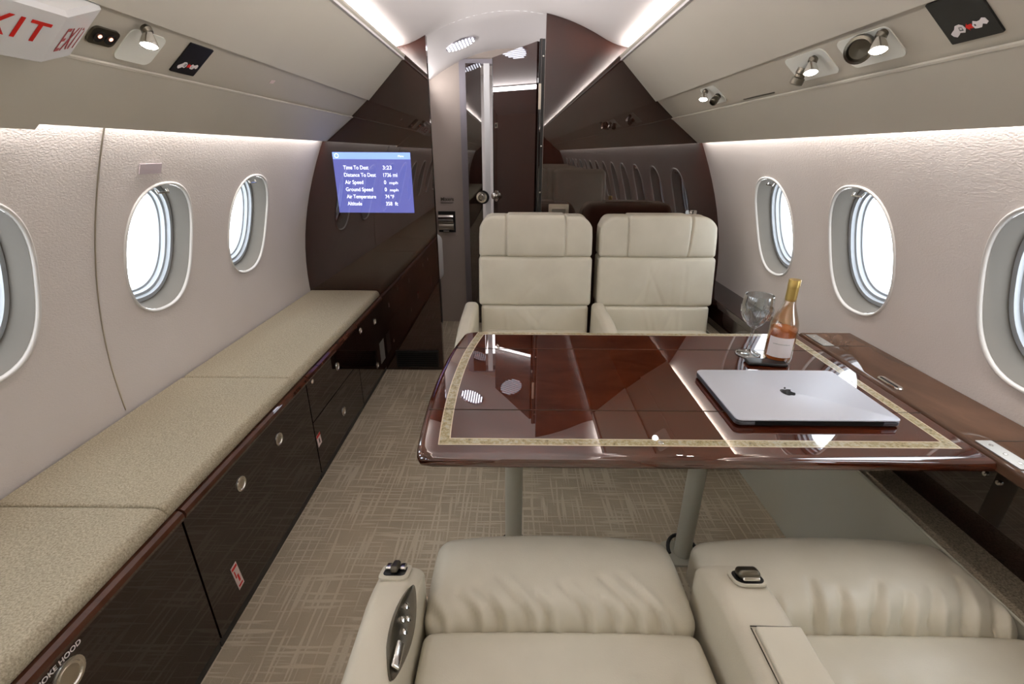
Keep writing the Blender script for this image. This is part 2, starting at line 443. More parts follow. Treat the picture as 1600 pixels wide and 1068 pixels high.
# ------------------------------------------------------------------ vestibule
mb = MB(); ys = [2.56, 3.0, 3.44]
xs = list(np.linspace(-.75, .75, 41))
def vz(x): return 1.815-.62*x*x if abs(x) < .6 else 1.815-.62*.36-(abs(x)-.6)*.9
for y in ys: mb.v += [Vector((x, y, vz(x))) for x in xs]
for k in range(2):
    for i in range(40): a = k*41+i; mb.f.append((a, a+41, a+42, a+1))
struct('ceiling_vestibule', mb, CEIL, True, sharp=0)
struct('wall_vestibule_left', MB().box(-.80, -.74, 2.57, 3.44, 0, 1.8), VEST)
struct('wall_vestibule_right', MB().box(.74, .80, 2.57, 3.44, 0, 1.8), VEST)
# cross wall with door opening
p = [(-.76, 0)]+[(-.76, vz(-.76))]+[(x, vz(x)+.01) for x in np.linspace(-.74, .74, 40)]+[(.76, vz(.76)), (.76, 0), (.06, 0), (.06, 1.742), (-.322, 1.742), (-.322, 0)]
struct('wall_vestibule_front', MB().loft([[Vector((x, 3.40, z)) for x, z in p], [Vector((x, 3.44, z)) for x, z in p]]), VEST)
mb = MB()
p0 = [(-.345, 0), (-.345, 1.755), (.085, 1.755), (.085, 0), (.055, 0), (.055, 1.728), (-.304, 1.728), (-.304, 0)]
mb.extr([Vector((x, 3.385, z)) for x, z in p0], (0, .07, 0))
struct('trim_1', mb, METFRAME)
# bright forward area seen through the gap
struct('wall_galley', MB().box(-1.0, .9, 5.15, 5.2, 0, 2.0), CEIL)
struct('wall_galley_left', MB().box(-.62, -.58, 3.44, 5.16, 0, 2.0), CEIL)
struct('wall_galley_right', MB().box(.40, .44, 3.44, 5.16, 0, 2.0), CEIL)
struct('ceiling_galley', MB().box(-.62, .44, 3.44, 5.16, 1.90, 1.94), CEIL)
area('galley_light', (-.10, 4.3, 1.88), (0, 0, -1), (1, 0, 0), .3, .5, 2.6, (1, .95, .95))

def grille_lamp(x, y, lx, ly, label):
    t = thing('ceiling_grille_lamp', (x, y, vz(x)-.004), label, 'ceiling lamp')
    n = 9; X = Vector((1, 0, -1.24*x)).normalized(); Y = Vector((0, 1, 0)); O = Vector((x, y, vz(x)-.004))
    def ell(a, b, o): return [O+Vector((0, 0, o))+X*(a*math.cos(q))+Y*(b*math.sin(q)) for q in [2*PI*i/28 for i in range(28)]]
    obj('bezel', MB().loft([list(reversed(ell(lx*.56, ly*.56, .003))), list(reversed(ell(lx*.54, ly*.54, -.003)))]), METFRAME, t)
    for i in range(n):
        u = -1+2*(i+.5)/n; hw = ly*.5*math.sqrt(max(0, 1-u*u)); c = O+X*(u*lx*.5)+Vector((0, 0, -.005)); dx = X*(lx*.5/n*.50)
        obj('light_slot', MB().loft([[c-dx-Y*hw, c-dx+Y*hw, c+dx+Y*hw, c+dx-Y*hw], [q+Vector((0, 0, -.002)) for q in (c-dx-Y*hw, c-dx+Y*hw, c+dx+Y*hw, c+dx-Y*hw)]]), TILELAMP, t)
grille_lamp(-.285, 2.98, .16, .16, 'oval slatted ceiling lamp glowing white in the vestibule beyond the cabin')

# fixed narrow lacquer door leaf with round knob, left half of the doorway
def knob_mb(O, ax, r=.036):
    return MB().lathe([(0, .030), (r*.45, .030), (r*.62, .022), (r*.62, .014), (r*.30, .010), (r*.30, .005), (r, .004), (r, 0)], O, ax, 28)
t = thing('door_leaf', (-.25, 3.36, 0), 'narrow dark lacquered folding door leaf with round knob in vestibule doorway', 'door')
obj('leaf_panel', MB().box(-.300, -.205, 3.345, 3.372, .01, 1.725), LACQ, t)
obj('knob_backplate', MB().lathe([(.045, 0), (.045, .004), (0, .004)], (-.205, 3.345, .925), (0, -1, 0), 28), BLACK, t, True)
obj('knob', knob_mb(Vector((-.212, 3.341, .925)), (0, -1, 0)), CHROME, t, True)
obj('white_edge', MB().box(-.186, -.150, 3.346, 3.372, .01, 1.725), WHITEP, t)
# open door, hinged at the right partition and swung towards the vestibule
A = Vector((.118, 2.585, 0)); B = Vector((-.112, 3.0, 0)); D = (B-A).normalized(); N = Vector((D.y, -D.x, 0))
if N.y > 0: N = -N
t = thing('cabin_door', A, 'tall dark lacquered cabin door standing open, hinged beside the right partition', 'door')
mb = MB(); q = [A, B, B-N*.03, A-N*.03]; mb.loft([[p+Vector((0, 0, .01)) for p in q], [p+Vector((0, 0, 1.70)) for p in q]]); obj('door_panel', mb, LACQ_PANEL, t)
mb = MB(); q = [B+D*.001, B+D*.009, B+D*.009-N*.03, B+D*.001-N*.03]; mb.loft([[p+Vector((0, 0, .01)) for p in q], [p+Vector((0, 0, 1.70)) for p in q]]); obj('edge_strip', mb, BLACK, t)
obj('knob', knob_mb(B-D*.035+Vector((0, 0, .965)), N, .033), CHROME, t, True)
X = -D; plate('latch_plate', [(-.016, -.014), (.016, -.014), (.016, .014), (-.016, .014)], B-D*.04+Vector((0, 0, 1.355))+N*.0005, X, (0, 0, 1), .003, NICKEL, t)
plate('latch_hole', [(-.009, -.007), (.009, -.007), (.009, .007), (-.009, .007)], B-D*.04+Vector((0, 0, 1.355))+N*.0036, X, (0, 0, 1), .001, BLACK, t)
# door post strips and hinge on the left edge of right partition
t = thing('door_post', (.14, 2.53, 0), 'black door post with brass-toned hinges beside the open cabin door', 'door post')
obj('post', MB().box(.128, .154, 2.532, 2.566, 0, 1.70), BLACK, t)
obj('post_bead', MB().box(.134, .139, 2.526, 2.533, 0, 1.70), LACQ, t)
for z in (1.46, .55): obj('hinge', MB().box(.127, .139, 2.520, 2.534, z-.055, z+.055), NICKEL, t)
for z in (1.63, 1.24, 1.02): obj('screw', MB().lathe([(.004, 0), (.004, .003), (0, .004)], (.146, 2.532, z), (0, -1, 0), 10), CHROME, t)

# paper dispenser recessed in vestibule cross wall, with sign
t = thing('paper_dispenser', (-.455, 3.4, .66), 'chrome covered paper dispenser recessed in beige vestibule wall', 'dispenser')
obj('frame_plate', MB().box(-.535, -.385, 3.392, 3.3995, .66, .845), VEST, t)
obj('recess', MB().box(-.525, -.405, 3.388, 3.3935, .68, .825), BLACK, t)
mb = MB().lathe([(0, 0), (.032, 0), (.032, .105), (0, .105)], (-.522, 3.384, .775), (1, 0, 0), 24); obj('roll_cover', mb, CHROME, t, True)
mb = MB().lathe([(0, 0), (.025, 0), (.025, .105), (0, .105)], (-.522, 3.385, .722), (1, 0, 0), 24); obj('lower_cover', mb, NICKEL, t, True)
obj('pull_tab', MB().box(-.49, -.45, 3.360, 3.388, .688, .696), CHROME, t)
m_ = text_mb('Mixers', .034, (-.505, 3.3985, .895), (1, 0, 0), (0, 0, 1), bold=.0006)
m_.box(-.505, -.415, 3.3975, 3.3990, .880, .884)
obj('wall_lettering', m_, DARKMET, None, label='small underlined word lettering on beige vestibule wall above paper dispenser', cat='sign')
# folded jump seat seen behind left partition
t = thing('jump_seat', (-.53, 3.05, 0), 'white padded jump seat with black frame tucked behind left partition', 'seat')
obj('backrest', rbox(.16, .10, .30, .045, org=(-.535, 3.05, .42)), WHITEP, t, True, sharp=0)
obj('frame', MB().box(-.60, -.485, 3.02, 3.10, .10, .47), BLACK, t)
obj('base', MB().box(-.60, -.49, 3.02, 3.12, 0, .12), GREYSHELL, t)

# ------------------------------------------------------------------ overhead panels
Bp = np.array([.784, 1.365]); Cp = np.array([.694, 1.441]); Tt = (Cp-Bp)/np.linalg.norm(Cp-Bp); Nn = np.array([-Tt[1], -abs(Tt[0])])
def sfr(side, y, s, h=0):
    q = Bp+Tt*s+Nn*h; return Vector((side*q[0], y, q[1]))
def saxes(side):   # along +Y-ish reading direction for the viewer, up-slope
    up = Vector((side*Tt[0], 0, Tt[1])); nin = Vector((side*Nn[0], 0, Nn[1])); right = up.cross(nin)
    return right, up, nin
def ext_profile(mb, prof, side, y0, y1):
    p = [Vector((side*x, y0, z)) for x, z in prof]
    if side > 0: p.reverse()
    return mb.loft([p, [q+Vector((0, y1-y0, 0)) for q in p]])
def overhead(side, y0, y1, drop, label):
    t = thing('overhead_panel', (side*.72, (y0+y1)/2, 1.258), label, 'overhead panel')
    low = [(.925+drop, 1.258-drop), (.784, 1.365), (.784+.016, 1.365+.015), (.925+.006+drop, 1.258+.010-drop)]
    obj('lower_panel', ext_profile(MB(), low, side, y0, y1), PANEL, t)
    up_ = [(.694, 1.441), (.504, 1.627), (.503, 1.634), (.512, 1.638), (.521, 1.630), (.515, 1.628), (.706, 1.456)]
    obj('upper_panel', ext_profile(MB(), up_, side, y0, y1), PANEL, t)
    k = .007
    st = [(Bp+Tt*.002-Nn*k), (Cp-Tt*.002-Nn*k), (Cp-Tt*.001-Nn*.022), (Bp+Tt*.002-Nn*.022)]
    obj('service_strip', ext_profile(MB(), [(q[0], q[1]) for q in st], side, y0, y1), STRIP, t)
    ed = [(.786, 1.3635), (.784-.0015, 1.3635), (.779, 1.3668), (.781, 1.3705)]
    obj('strip_edge', ext_profile(MB(), ed, side, y0, y1), PANEL, t)
    return t
OV_L0 = overhead(-1, Y_AFT+.01, 1.008, .010, 'long beige overhead panel above left windows, aft section behind the exit sign')
OV_L = overhead(-1, 1.008, Y_BULK-.002, 0, 'long beige overhead panel above left windows, forward section ending at the screen partition')
OV_R = overhead(1, Y_AFT+.01, Y_BULK-.002, 0, 'long beige overhead panel with chrome reading lights above right windows')
for s in (-1, 1):   # unseen cove shelf, added to keep light out of bins; wash trough top
    mb = MB(); ext_profile(mb, [(.508, 1.612), (.508, 1.620), (.66, 1.620), (.66, 1.612)], s, Y_AFT, Y_BULK)
    struct('trim_%d' % (3 if s < 0 else 4), mb, CEIL)
    mb = MB(); ext_profile(mb, [(.905, 1.335), (.99, 1.335), (.99, 1.341), (.905, 1.341)], s, Y_AFT, Y_BULK)
    struct('trim_%d' % (5 if s < 0 else 6), mb, PANEL)

# ---- reading lights: recess tray, gasper, lamp head
def tray(side, y0, y1, s0, s1, t):
    R_, U_, N_ = saxes(side); O = sfr(side, (y0+y1)/2, (s0+s1)/2, -.0068); w_, h_ = abs(y1-y0), s1-s0
    Y_ = Vector((0, 1, 0)) if side < 0 else Vector((0, -1, 0))
    prs = rrect(w_, h_, .016); pin = rrect(w_*.80, h_*.78, .012)
    o_ = frame_poly(prs, O+N_*.002, Y_, U_); i_ = frame_poly(pin, O+N_*.0008, Y_, U_)
    obj('recess_tray', MB().loft([frame_poly(prs, O, Y_, U_), o_, i_]), LITWHITE, t, True)
def lamp_head(t, P, ax, r, L, lit=True, mat=None):
    ax = Vector(ax).normalized()
    obj('lamp_head', MB().lathe([(0, 0), (r*.42, 0), (r*.55, L*.18), (r*.9, L*.72), (r, L), (r*.93, L*1.02), (r*.86, L*.97), (0, L*.93)], P, ax, 28), mat or CHROME, t, True)
    if lit: obj('lens', MB().lathe([(r*.84, L*.985), (r*.6, L*1.01), (0, L*1.02)], P, ax, 24, False, True), LAMPGLOW, t, True)
def spot(P, ax, power):
    l = bpy.data.lights.new('reading_spot', 'SPOT'); l.energy = power; l.spot_size = math.radians(75); l.spot_blend = .6; l.shadow_soft_size = .012; l.color = (1, .96, .88)
    o = bpy.data.objects.new('reading_spot', l); COL.objects.link(o); o.location = P
    o.rotation_euler = Vector(ax).to_track_quat('-Z', 'Y').to_euler()
def reading_light(side, yl, sl, tr, yg=None, sg=None, label='', gscale=1, aim=None, gaim=None):
    R_, U_, N_ = saxes(side)
    t = thing('reading_light', sfr(side, yl, sl), label, 'reading light', 'reading lights along the overhead panels')
    tray(side, *tr, t)
    P = sfr(side, yl, sl+.026, 0); ax = Vector(aim or (-side*.05, -.03, -1))
    obj('swivel_ball', MB().lathe([(0, -.004), (.008, -.002), (.011, .005), (.008, .012), (0, .014)], P+N_*.002, N_, 20), DARKMET, t, True)
    lamp_head(t, P+N_*.010, ax, .0160, .027)
    spot(P+N_*.012+ax.normalized()*.032, ax, .55)
    if yg is not None:
        g = sfr(side, yg, sg, 0); ga = Vector(gaim or (-side*.6, -.55, -.6)).normalized()
        obj('air_nozzle', MB().lathe([(0, 0), (.016*gscale, 0), (.017*gscale, .012), (.0145*gscale, .014), (.0145*gscale, .020), (.019*gscale, .022), (.019*gscale, .036), (.015*gscale, .038), (.013*gscale, .030), (0, .028)], g, ga, 28), DARKMET, t, True)
reading_light(-1, 1.062, .078, (1.050, 1.148, .016, .092), label='single chrome reading light glowing above left windows beside the exit sign', aim=(.05, -.35, -1))
reading_light(1, 1.925, .066, (1.86, 2.00, .022, .098), 1.885, .055, 'farthest chrome reading light on right panel, nearest the dark partition', .7, aim=(-.2, -.4, -1))
reading_light(1, 1.268, .058, (1.235, 1.40, .026, .100), 1.335, .066, 'middle chrome reading light with air nozzle on right overhead panel', .8, aim=(-.1, -.4, -1), gaim=(-.2, .3, -1))
reading_light(1, 1.040, .066, (1.035, 1.19, .026, .100), 1.112, .078, 'chrome reading light with large dark air nozzle next to the seatbelt sign on right panel', 1.35, aim=(-.15, -.4, -1), gaim=(-.62, -.68, -.35))
# headset socket panel
R_, U_, N_ = saxes(-1)
t = thing('socket_plate', sfr(-1, 1.003, .056), 'small bronze socket plate with two red-lit jacks beside exit sign', 'socket')
O = sfr(-1, 1.003, .056, -.0065); plate('plate', rrect(.060, .036, .010), O, (0, 1, 0), U_, .004, DARKMET, t)
for dy in (-.012, .013):
    c = O+Vector((0, dy, 0))+N_*.0045
    obj('jack', MB().lathe([(.011, 0), (.011, .002), (0, .002)], c, N_, 20), BLACK, t)
    obj('indicator', MB().lathe([(.0035, .002), (.0035, .003), (0, .0035)], c+Vector((0, -.001, 0))+U_*.002, N_, 12), REDGLOW, t)
# seatbelt signs
def belt_sign(side, y0, y1, s0, s1, label):
    R_, U_, N_ = saxes(side); O = sfr(side, (y0+y1)/2, (s0+s1)/2, -.0065)
    X_ = U_.cross(N_)
    t = thing('seatbelt_sign', O, label, 'sign'); w_, h_ = abs(y1-y0), s1-s0
    plate('sign_plate', rrect(w_, h_, .002, 2), O, X_, U_, .003, BLACK, t)
    def ic(pts, mat, nm): plate(nm, [(a*w_, b*h_-h_*.20) for a, b in pts], O+N_*.0031, X_, U_, .0006, mat, t)
    hand = [(-.36, -.12), (-.30, -.16), (-.24, -.12), (-.20, -.08), (-.11, -.10), (-.06, -.02), (-.08, .06), (-.14, .10), (-.22, .09), (-.27, .02), (-.33, -.02), (-.38, -.06)]
    ic(hand, WHITEINK, 'left_hand_symbol')
    ic([(-.19, -.04), (-.11, -.05), (-.10, .04), (-.18, .05)], BLACK, 'buckle_symbol')
    ic([(-.17, -.02), (-.13, -.025), (-.12, .02), (-.16, .03)], WHITEINK, 'buckle_centre_symbol')
    ic([(-.05, .0), (.0, .08), (.0, .04), (.08, .05), (.08, -.05), (.0, -.04), (.0, -.08)], RED, 'arrow_symbol')
    ic([(.08, .0), (.13, .09), (.19, .06), (.25, .07), (.30, .11), (.36, .09), (.38, .0), (.33, -.04), (.27, -.01), (.22, -.08), (.15, -.08), (.10, -.07)], WHITEINK, 'right_hand_symbol')
    ic([(.12, -.02), (.15, -.02), (.15, .02), (.12, .02)], BLACK, 'tongue_symbol')
belt_sign(-1, 1.213, 1.297, .018, .102, 'black fasten seatbelt sign above left windows, beyond the reading light')
belt_sign(1, .846, .938, .026, .113, 'black fasten seatbelt sign with white and red symbols on right overhead panel')
plate('decal', [(-.012, -.006), (.012, -.004), (.012, .008), (-.012, .006)], sfr(-1, 1.641, .062, -.0065), (0, 1, 0), U_, .001, PINKLABEL, None, label='tiny faded decal on left overhead strip near the partition', cat='decal')
plate('vent_slot', [(-.10, -.002), (.10, -.002), (.10, .002), (-.10, .002)], sfr(1, 1.652, .012, -.0065), (0, 1, 0), Vector((Tt[0], 0, Tt[1])), -.001, DARKMET, None, label='thin dark slot in right overhead strip between two reading lights', cat='slot')
# exit sign: faceted white box
U_ = Vector((-Tt[0], 0, Tt[1])); N_ = Vector((-Nn[0], 0, Nn[1]))
t = thing('exit_sign', sfr(-1, .8, .06), 'white faceted box with red EXIT letters under left overhead panel', 'exit sign')
def E(y, s, h): return sfr(-1, y, s, h)
b0 = [E(.960, .004, 0), E(.958, .110, 0)]; a0 = [E(.845, .022, .052), E(.839, .112, .052)]; a1 = [E(.60, .022, .052), E(.60, .112, .052)]; b1 = [E(.52, .004, 0), E(.52, .110, 0)]
mb = MB(); ring0 = [b0[0], a0[0], a1[0], b1[0]]; ring1 = [b0[1], a0[1], a1[1], b1[1]]
c0 = sum(ring0, Vector())/4; 
mb.loft([[p-U_*.006-N_*.006 for p in ring0], ring0, ring1, [p+U_*.005-N_*.008 for p in ring1]])
obj('sign_box', mb, WHITEP, t)
def on_face(P00, P10, P01):   # returns origin, X axis, Y axis
    X = (P10-P00).normalized(); Y = (P01-P00); Y = (Y-X*Y.dot(X)).normalized(); return X, Y
X, Y = on_face(a1[0], a0[0], a1[1]); n = X.cross(Y)
obj('large_lettering', fit_text('EXIT', .124, .036, E(.700, .057, .052)+n*.0006, X, Y, bold=.001, space=1.22), RED, t)
X, Y = on_face(a0[0], b0[0], a0[1]); n = X.cross(Y)
obj('small_lettering', fit_text('EXIT', .098, .045, a0[0]+X*.020+Y*.020+n*.0006, X, Y, bold=.0, space=1.15), DARKRED, t)

# sidewall placard, wall seam
X = Vector((0, 1, 0))
def wpt(side, y, z, d=-.001): return Vector((side*(wx(z)+d), y, z))
plate('wall_placard', [(-.042, -.014), (.042, -.014), (.042, .014), (-.042, .014)], wpt(-1, 1.365, 1.165, -.003), (0, 1, 0), (.4, 0, 1), .002, FADEDPLATE, None, label='small faded mauve placard on left wall above a window', cat='placard')
obj('trim_7', MB().tube([wpt(-1, 1.195, z, -.0015) for z in np.linspace(.5, 1.30, 40)], .0017, 6), NICKEL, None, True, kind='structure')
obj('trim_8', MB().tube([wpt(-1, .80, z, -.0015) for z in np.linspace(1.12, 1.30, 10)], .0017, 6), NICKEL, None, True, kind='structure')

# ------------------------------------------------------------------ left credenza: cabinets, cushions
XF = -.74
def round_latch(parent, y, z, r=.021):
    h = obj('latch', MB().lathe([(r, 0), (r, .0015), (r*.93, .0028), (r*.78, .0028), (r*.72, .0004), (0, .0004)], (XF, y, z), (1, 0, 0), 28), CHROME, parent, True)
    obj('latch_button', MB().lathe([(r*.60, .0002), (r*.60, .0016), (r*.5, .0022), (0, .0022)], (XF, y, z), (1, 0, 0), 24), NICKEL, h, True)
def cabinet(y0, y1, doors, latches, label):
    t = thing('storage_cabinet', (-.93, (y0+y1)/2, 0), label, 'cabinet', 'lacquered cabinets along the left wall')
    obj('carcass', MB().box(-1.0, XF-.016, y0, y1, 0, .437), LACQ, t)
    obj('kick_strip', MB().box(XF-.016, XF-.006, y0, y1, 0, .030), BLACK, t)
    dd = []
    for (a, b, za, zb) in doors:
        dd.append(((a, b, za, zb), obj('door', MB().box(XF-.016, XF, a+.0012, b-.0012, za, zb), LACQ_FACE, t)))
    for (y, z, r) in latches:
        par = next((o for (q, o) in dd if q[0] <= y <= q[1] and q[2] <= z <= q[3]), dd[0][1]); round_latch(par, y, z, r)
    # rounded wood rail
    prof = [(XF-.03, .432), (XF+.002, .428), (XF+.010, .433), (XF+.013, .442), (XF+.010, .452), (XF+.002, .457), (XF-.03, .457)]
    p = [Vector((x, y0+.001, z)) for x, z in prof]; p.reverse()
    obj('edge_rail', MB().loft([p, [q+Vector((0, y1-y0-.002, 0)) for q in p]]), LACQ_RAIL, t, True, sharp=30)
    return t
C1 = cabinet(-.30, .828, [(-.30, .828, .032, .425)], [(.520, .378, .030)], 'dark lacquered cabinet lettered SMOKE HOOD, nearest on the left')
C2 = cabinet(.832, 1.508, [(.832, 1.508, .032, .425)], [(1.05, .353, .0215), (1.273, .350, .0215)], 'dark lacquered cabinet with two round latches and a slanted red and white label')
C3 = cabinet(1.512, 2.06, [(1.512, 2.06, .262, .425), (1.512, 2.06, .032, .258)], [(1.808, .358, .019), (1.804, .140, .021), (1.56, .412, .010)], 'dark lacquered cabinet with two stacked drawers, third from the camera')
C4 = cabinet(2.064, Y_BULK-.002, [(2.064, Y_BULK-.002, .262, .425), (2.064, Y_BULK-.002, .032, .258)], [(2.144, .395, .017), (2.38, .358, .019), (2.346, .114, .019)], 'dark lacquered cabinet against the screen partition')
obj('lettering', text_mb('SMOKE HOOD', .0135, (XF+.0004, .467, .4105), (0, 1, 0), (0, 0, 1), bold=.0003, squeeze=1.0), WHITEINK, C1)
yy = -.302
while yy > Y_AFT+1.2:
    cabinet(yy-1.2, yy, [(yy-1.2, yy-.6, .032, .425), (yy-.6, yy, .032, .425)], [(yy-.9, .35, .02), (yy-.3, .35, .02)], 'dark lacquered cabinet with two round latches, %s one behind the camera' % ('first', 'second', 'third', 'fourth')[min(3, int((-yy-.2)/1.2))]); yy -= 1.203
ax = (0, 1, 0)
def label_card(y, z, w_, h_, rot, base, marks, label):
    c, s_ = math.cos(rot), math.sin(rot); X = Vector((0, c, s_)); Y = Vector((0, -s_, c)); O = Vector((XF+.0004, y, z))
    t = thing('adhesive_label', O, label, 'label')
    plate('card', [(-w_/2, -h_/2), (w_/2, -h_/2), (w_/2, h_/2), (-w_/2, h_/2)], O, X, Y, .0006, base, t)
    for nm, a, b, c_, d_, m in marks: plate(nm, [(a*w_, b*h_), (c_*w_, b*h_), (c_*w_, d_*h_), (a*w_, d_*h_)], O+Vector((.0007, 0, 0)), X, Y, .0003, m, t)
label_card(.942, .128, .026, .088, .12, PINKLABEL, [('red_border', -.42, .34, .42, .44, RED), ('red_line', -.3, -.02, -.15, .28, RED), ('red_arrow', -.05, -.25, .2, .05, RED), ('red_base', -.35, -.42, .35, -.34, RED)], 'red and white slanted sticker low on the cabinet beside two round latches')
label_card(1.535, .172, .034, .052, .1, PINKLABEL, [('red_header', -.5, .26, .5, .5, RED), ('dark_mark', -.1, -.3, .12, .1, SEAM)], 'small red-headed label on cabinet between latch and floor, farther from camera')
label_card(2.46, .150, .085, .125, 0, GREYLABEL, [], 'plain grey rectangular card low on the farthest cabinet near partition')

def wpuff(p): return p
def bench(y0, y1, label):
    prof = []
    n = 8; x0, x1, z0, z1, r = -1.10, XF-.002, .4575, .492, .022
    pts = [(x0, z0), (x1-.004, z0), (x1, z0+.004)]
    for k in range(n+1):
        a = PI/2*k/n; pts.append((x1-r*.9+r*.9*math.cos(a), z1-r+r*math.sin(a)))
    pts += [(-.85, z1+.001), (-.95, z1+.001), (-1.118, z1)]
    rings = []
    for y, ins in [(y0, .006), (y0+.003, .0015), (y0+.008, 0)]+[(y0+.008+(y1-y0-.016)*k/20, 0) for k in range(1, 20)]+[(y1-.008, 0), (y1-.003, .0015), (y1, .006)]:
        rings.append([Vector((x, y, z-(ins if z > .47 else 0))) for x, z in reversed(pts)])
    obj('bench_cushion', MB().loft(rings), CUSHION, None, True, label=label, cat='bench cushion', sharp=50)
bench(-1.6, .800, 'speckled beige bench cushion, nearest, on the cabinet lettered SMOKE HOOD')
bench(.804, 1.430, 'speckled beige bench cushion, middle of the three along left windows')
bench(1.434, Y_BULK-.004, 'speckled beige bench cushion, farthest, ending at the screen partition')
bench(Y_AFT+.1, -1.604, 'speckled beige bench cushion behind the camera')

# floor vent at base of left partition
t = thing('floor_vent', (-.57, Y_BULK-.012, .02), 'black grille at the foot of the screen partition', 'vent')
obj('vent_frame', MB().box(-.68, -.43, Y_BULK-.010, Y_BULK-.001, .022, .125), BLACK, t)
for i in range(7): obj('vent_slat', MB().box(-.67, -.44, Y_BULK-.014, Y_BULK-.009, .032+i*.0125, .036+i*.0125), BLACKM, t)

# ------------------------------------------------------------------ display screen on left partition
t = thing('display_screen', (-.708, Y_BULK, .914), 'flat flight information screen glowing blue on the left dark partition', 'screen')
ys_ = Y_BULK-.0035
obj('glass_panel', MB().box(-.906, -.512, ys_, Y_BULK-.0003, .914, 1.209), SCREEN, t)
obj('header_bar', MB().box(-.905, -.513, ys_-.0006, ys_, 1.176, 1.208), SCREENBAR, t)
rows = [('Time To Dest', .128, '3:23', .045, '', 0, 0), ('Distance To Dest', .1625, '1736', .040, 'mi', -.608, .022), ('Air Speed', .094, '0', .011, 'mph', -.630, .044),
        ('Ground Speed', .140, '0', .011, 'mph', -.630, .044), ('Air Temperature', .152, '74', .021, '\u00b0F', -.630, .019), ('Altitude', .075, '358', .033, 'ft', -.610, .016)]
for i, (a, wa_, b, wb_, c_, xc_, wc_) in enumerate(rows):
    z = 1.1275-i*.0353; h_ = .0185
    mb = fit_text(a, wa_, h_, (-.858, ys_-.0004, z), (1, 0, 0), (0, 0, 1), bold=.0008)
    m2 = fit_text(b, wb_, h_, (-.657, ys_-.0004, z), (1, 0, 0), (0, 0, 1), bold=.0008); mb.add(m2.v, m2.f)
    if c_: m3 = fit_text(c_, wc_, h_*(.72 if c_ == 'mph' else 1), (xc_, ys_-.0004, z), (1, 0, 0), (0, 0, 1), bold=.0008); mb.add(m3.v, m3.f)
    obj('text_line', mb, SCREENTXT, t)
obj('status_icon', text_mb('Menu', .013, (-.575, ys_-.0012, 1.187), (1, 0, 0), (0, 0, 1)), SCREENTXT, t)
mb = MB().loft([[Vector((-.885+.011*math.cos(q), ys_-.001, 1.192+.011*math.sin(q))) for q in [2*PI*i/20 for i in range(20)]], [Vector((-.885+.008*math.cos(q), ys_-.0012, 1.192+.008*math.sin(q))) for q in [2*PI*i/20 for i in range(20)]]], True, False, False)
obj('round_icon', mb, SCREENTXT, t)
# wall switch on right partition, behind the left seat, and coat hook
t = thing('wall_switch', (.245, Y_BULK, .90), 'square metal latch plate on dark partition just above left facing seat', 'latch')
plate('plate', rrect(.105, .075, .004, 2), (.246, Y_BULK-.0005, .925), (1, 0, 0), (0, 0, 1), .005, NICKEL, t)
plate('inner_latch', rrect(.070, .030, .004, 2), (.246, Y_BULK-.0055, .925), (1, 0, 0), (0, 0, 1), .006, CHROME, t)
t = thing('coat_hook', (.945, Y_BULK, .90), 'small chrome hook on dark partition above right facing seat', 'hook')
plate('plate', rrect(.06, .02, .006, 3), (.94, Y_BULK-.0005, .925), (1, 0, 0), (0, 0, 1), .005, CHROME, t)
obj('hook', MB().tube([(.94, Y_BULK-.005, .925), (.94, Y_BULK-.03, .92), (.94, Y_BULK-.035, .935)], .004, 8), CHROME, t, True)

# ------------------------------------------------------------------ right side: dado, shelf, ledges
t = thing('sidewall_console', (1.0, 1.35, 0), 'grey-green sidewall console below the right ledge with speckled carpet top', 'console')
obj('front_panel', MB().box(.948, .962, -1.6, Y_BULK-.002, 0, .415), GREYSHELL, t)
obj('body', MB().box(.962, .985, -1.6, Y_BULK-.002, 0, .405), GREYSHELL, t)
obj('carpet_top', MB().box(.950, 1.108, -1.6, Y_BULK-.002, .405, .422), SIDECARPET, t)
obj('edge_bead', MB().tube([(.949, y, .418) for y in np.linspace(-1.6, Y_BULK-.003, 12)], .0035, 8), LEG, t, True)
def ledge(y0, y1, x0, ztop, th, label, seams, face=None, mat=None):
    t = thing('side_ledge', ((x0+1.1)/2, (y0+y1)/2, ztop-th), label, 'ledge')
    x1 = wx(ztop)-.003; r = .010
    prof = [(x1, ztop-th), (x0+.004, ztop-th), (x0, ztop-th+.004)]+[(x0+r-r*math.cos(a), ztop-r+r*math.sin(a)) for a in np.linspace(0, PI/2, 6)]+[(x1, ztop)]
    p = [Vector((x, y0, z)) for x, z in prof]; p.reverse()
    p = list(reversed(p))
    obj('ledge_top', MB().loft([p, [q+Vector((0, y1-y0, 0)) for q in p]]), mat or LACQ_LEDGE, t, True, sharp=30)
    if face: obj('face_panel', MB().box(face, face+.014, y0, y1, .423, ztop-th), LACQ, t)
    for ys2 in seams: obj('seam_line', MB().box(x0+.012, x1-.02, ys2-.0012, ys2+.0012, ztop+.0001, ztop+.0006), SEAM, t)
    return t
L1 = ledge(-1.6, 1.443, .958, .664, .028, 'glossy brown wooden ledge between table and right wall', (.82, 1.33), 1.035)
L2 = ledge(1.446, Y_BULK-.003, .975, .560, .028, 'lower dark wooden ledge beside the facing seats under right windows', (), .99, LACQ)
for (y, z) in ((1.075, .664),):
    plate('latch', rrect(.020, .075, .009, 6), (.982, y, z+.0002), (1, 0, 0), (0, 1, 0), .006, CHROME, L1, inset=.002)
    plate('latch_slot', rrect(.005, .060, .002, 3), (.979, y, z+.0063), (1, 0, 0), (0, 1, 0), .0008, BLACK, L1)
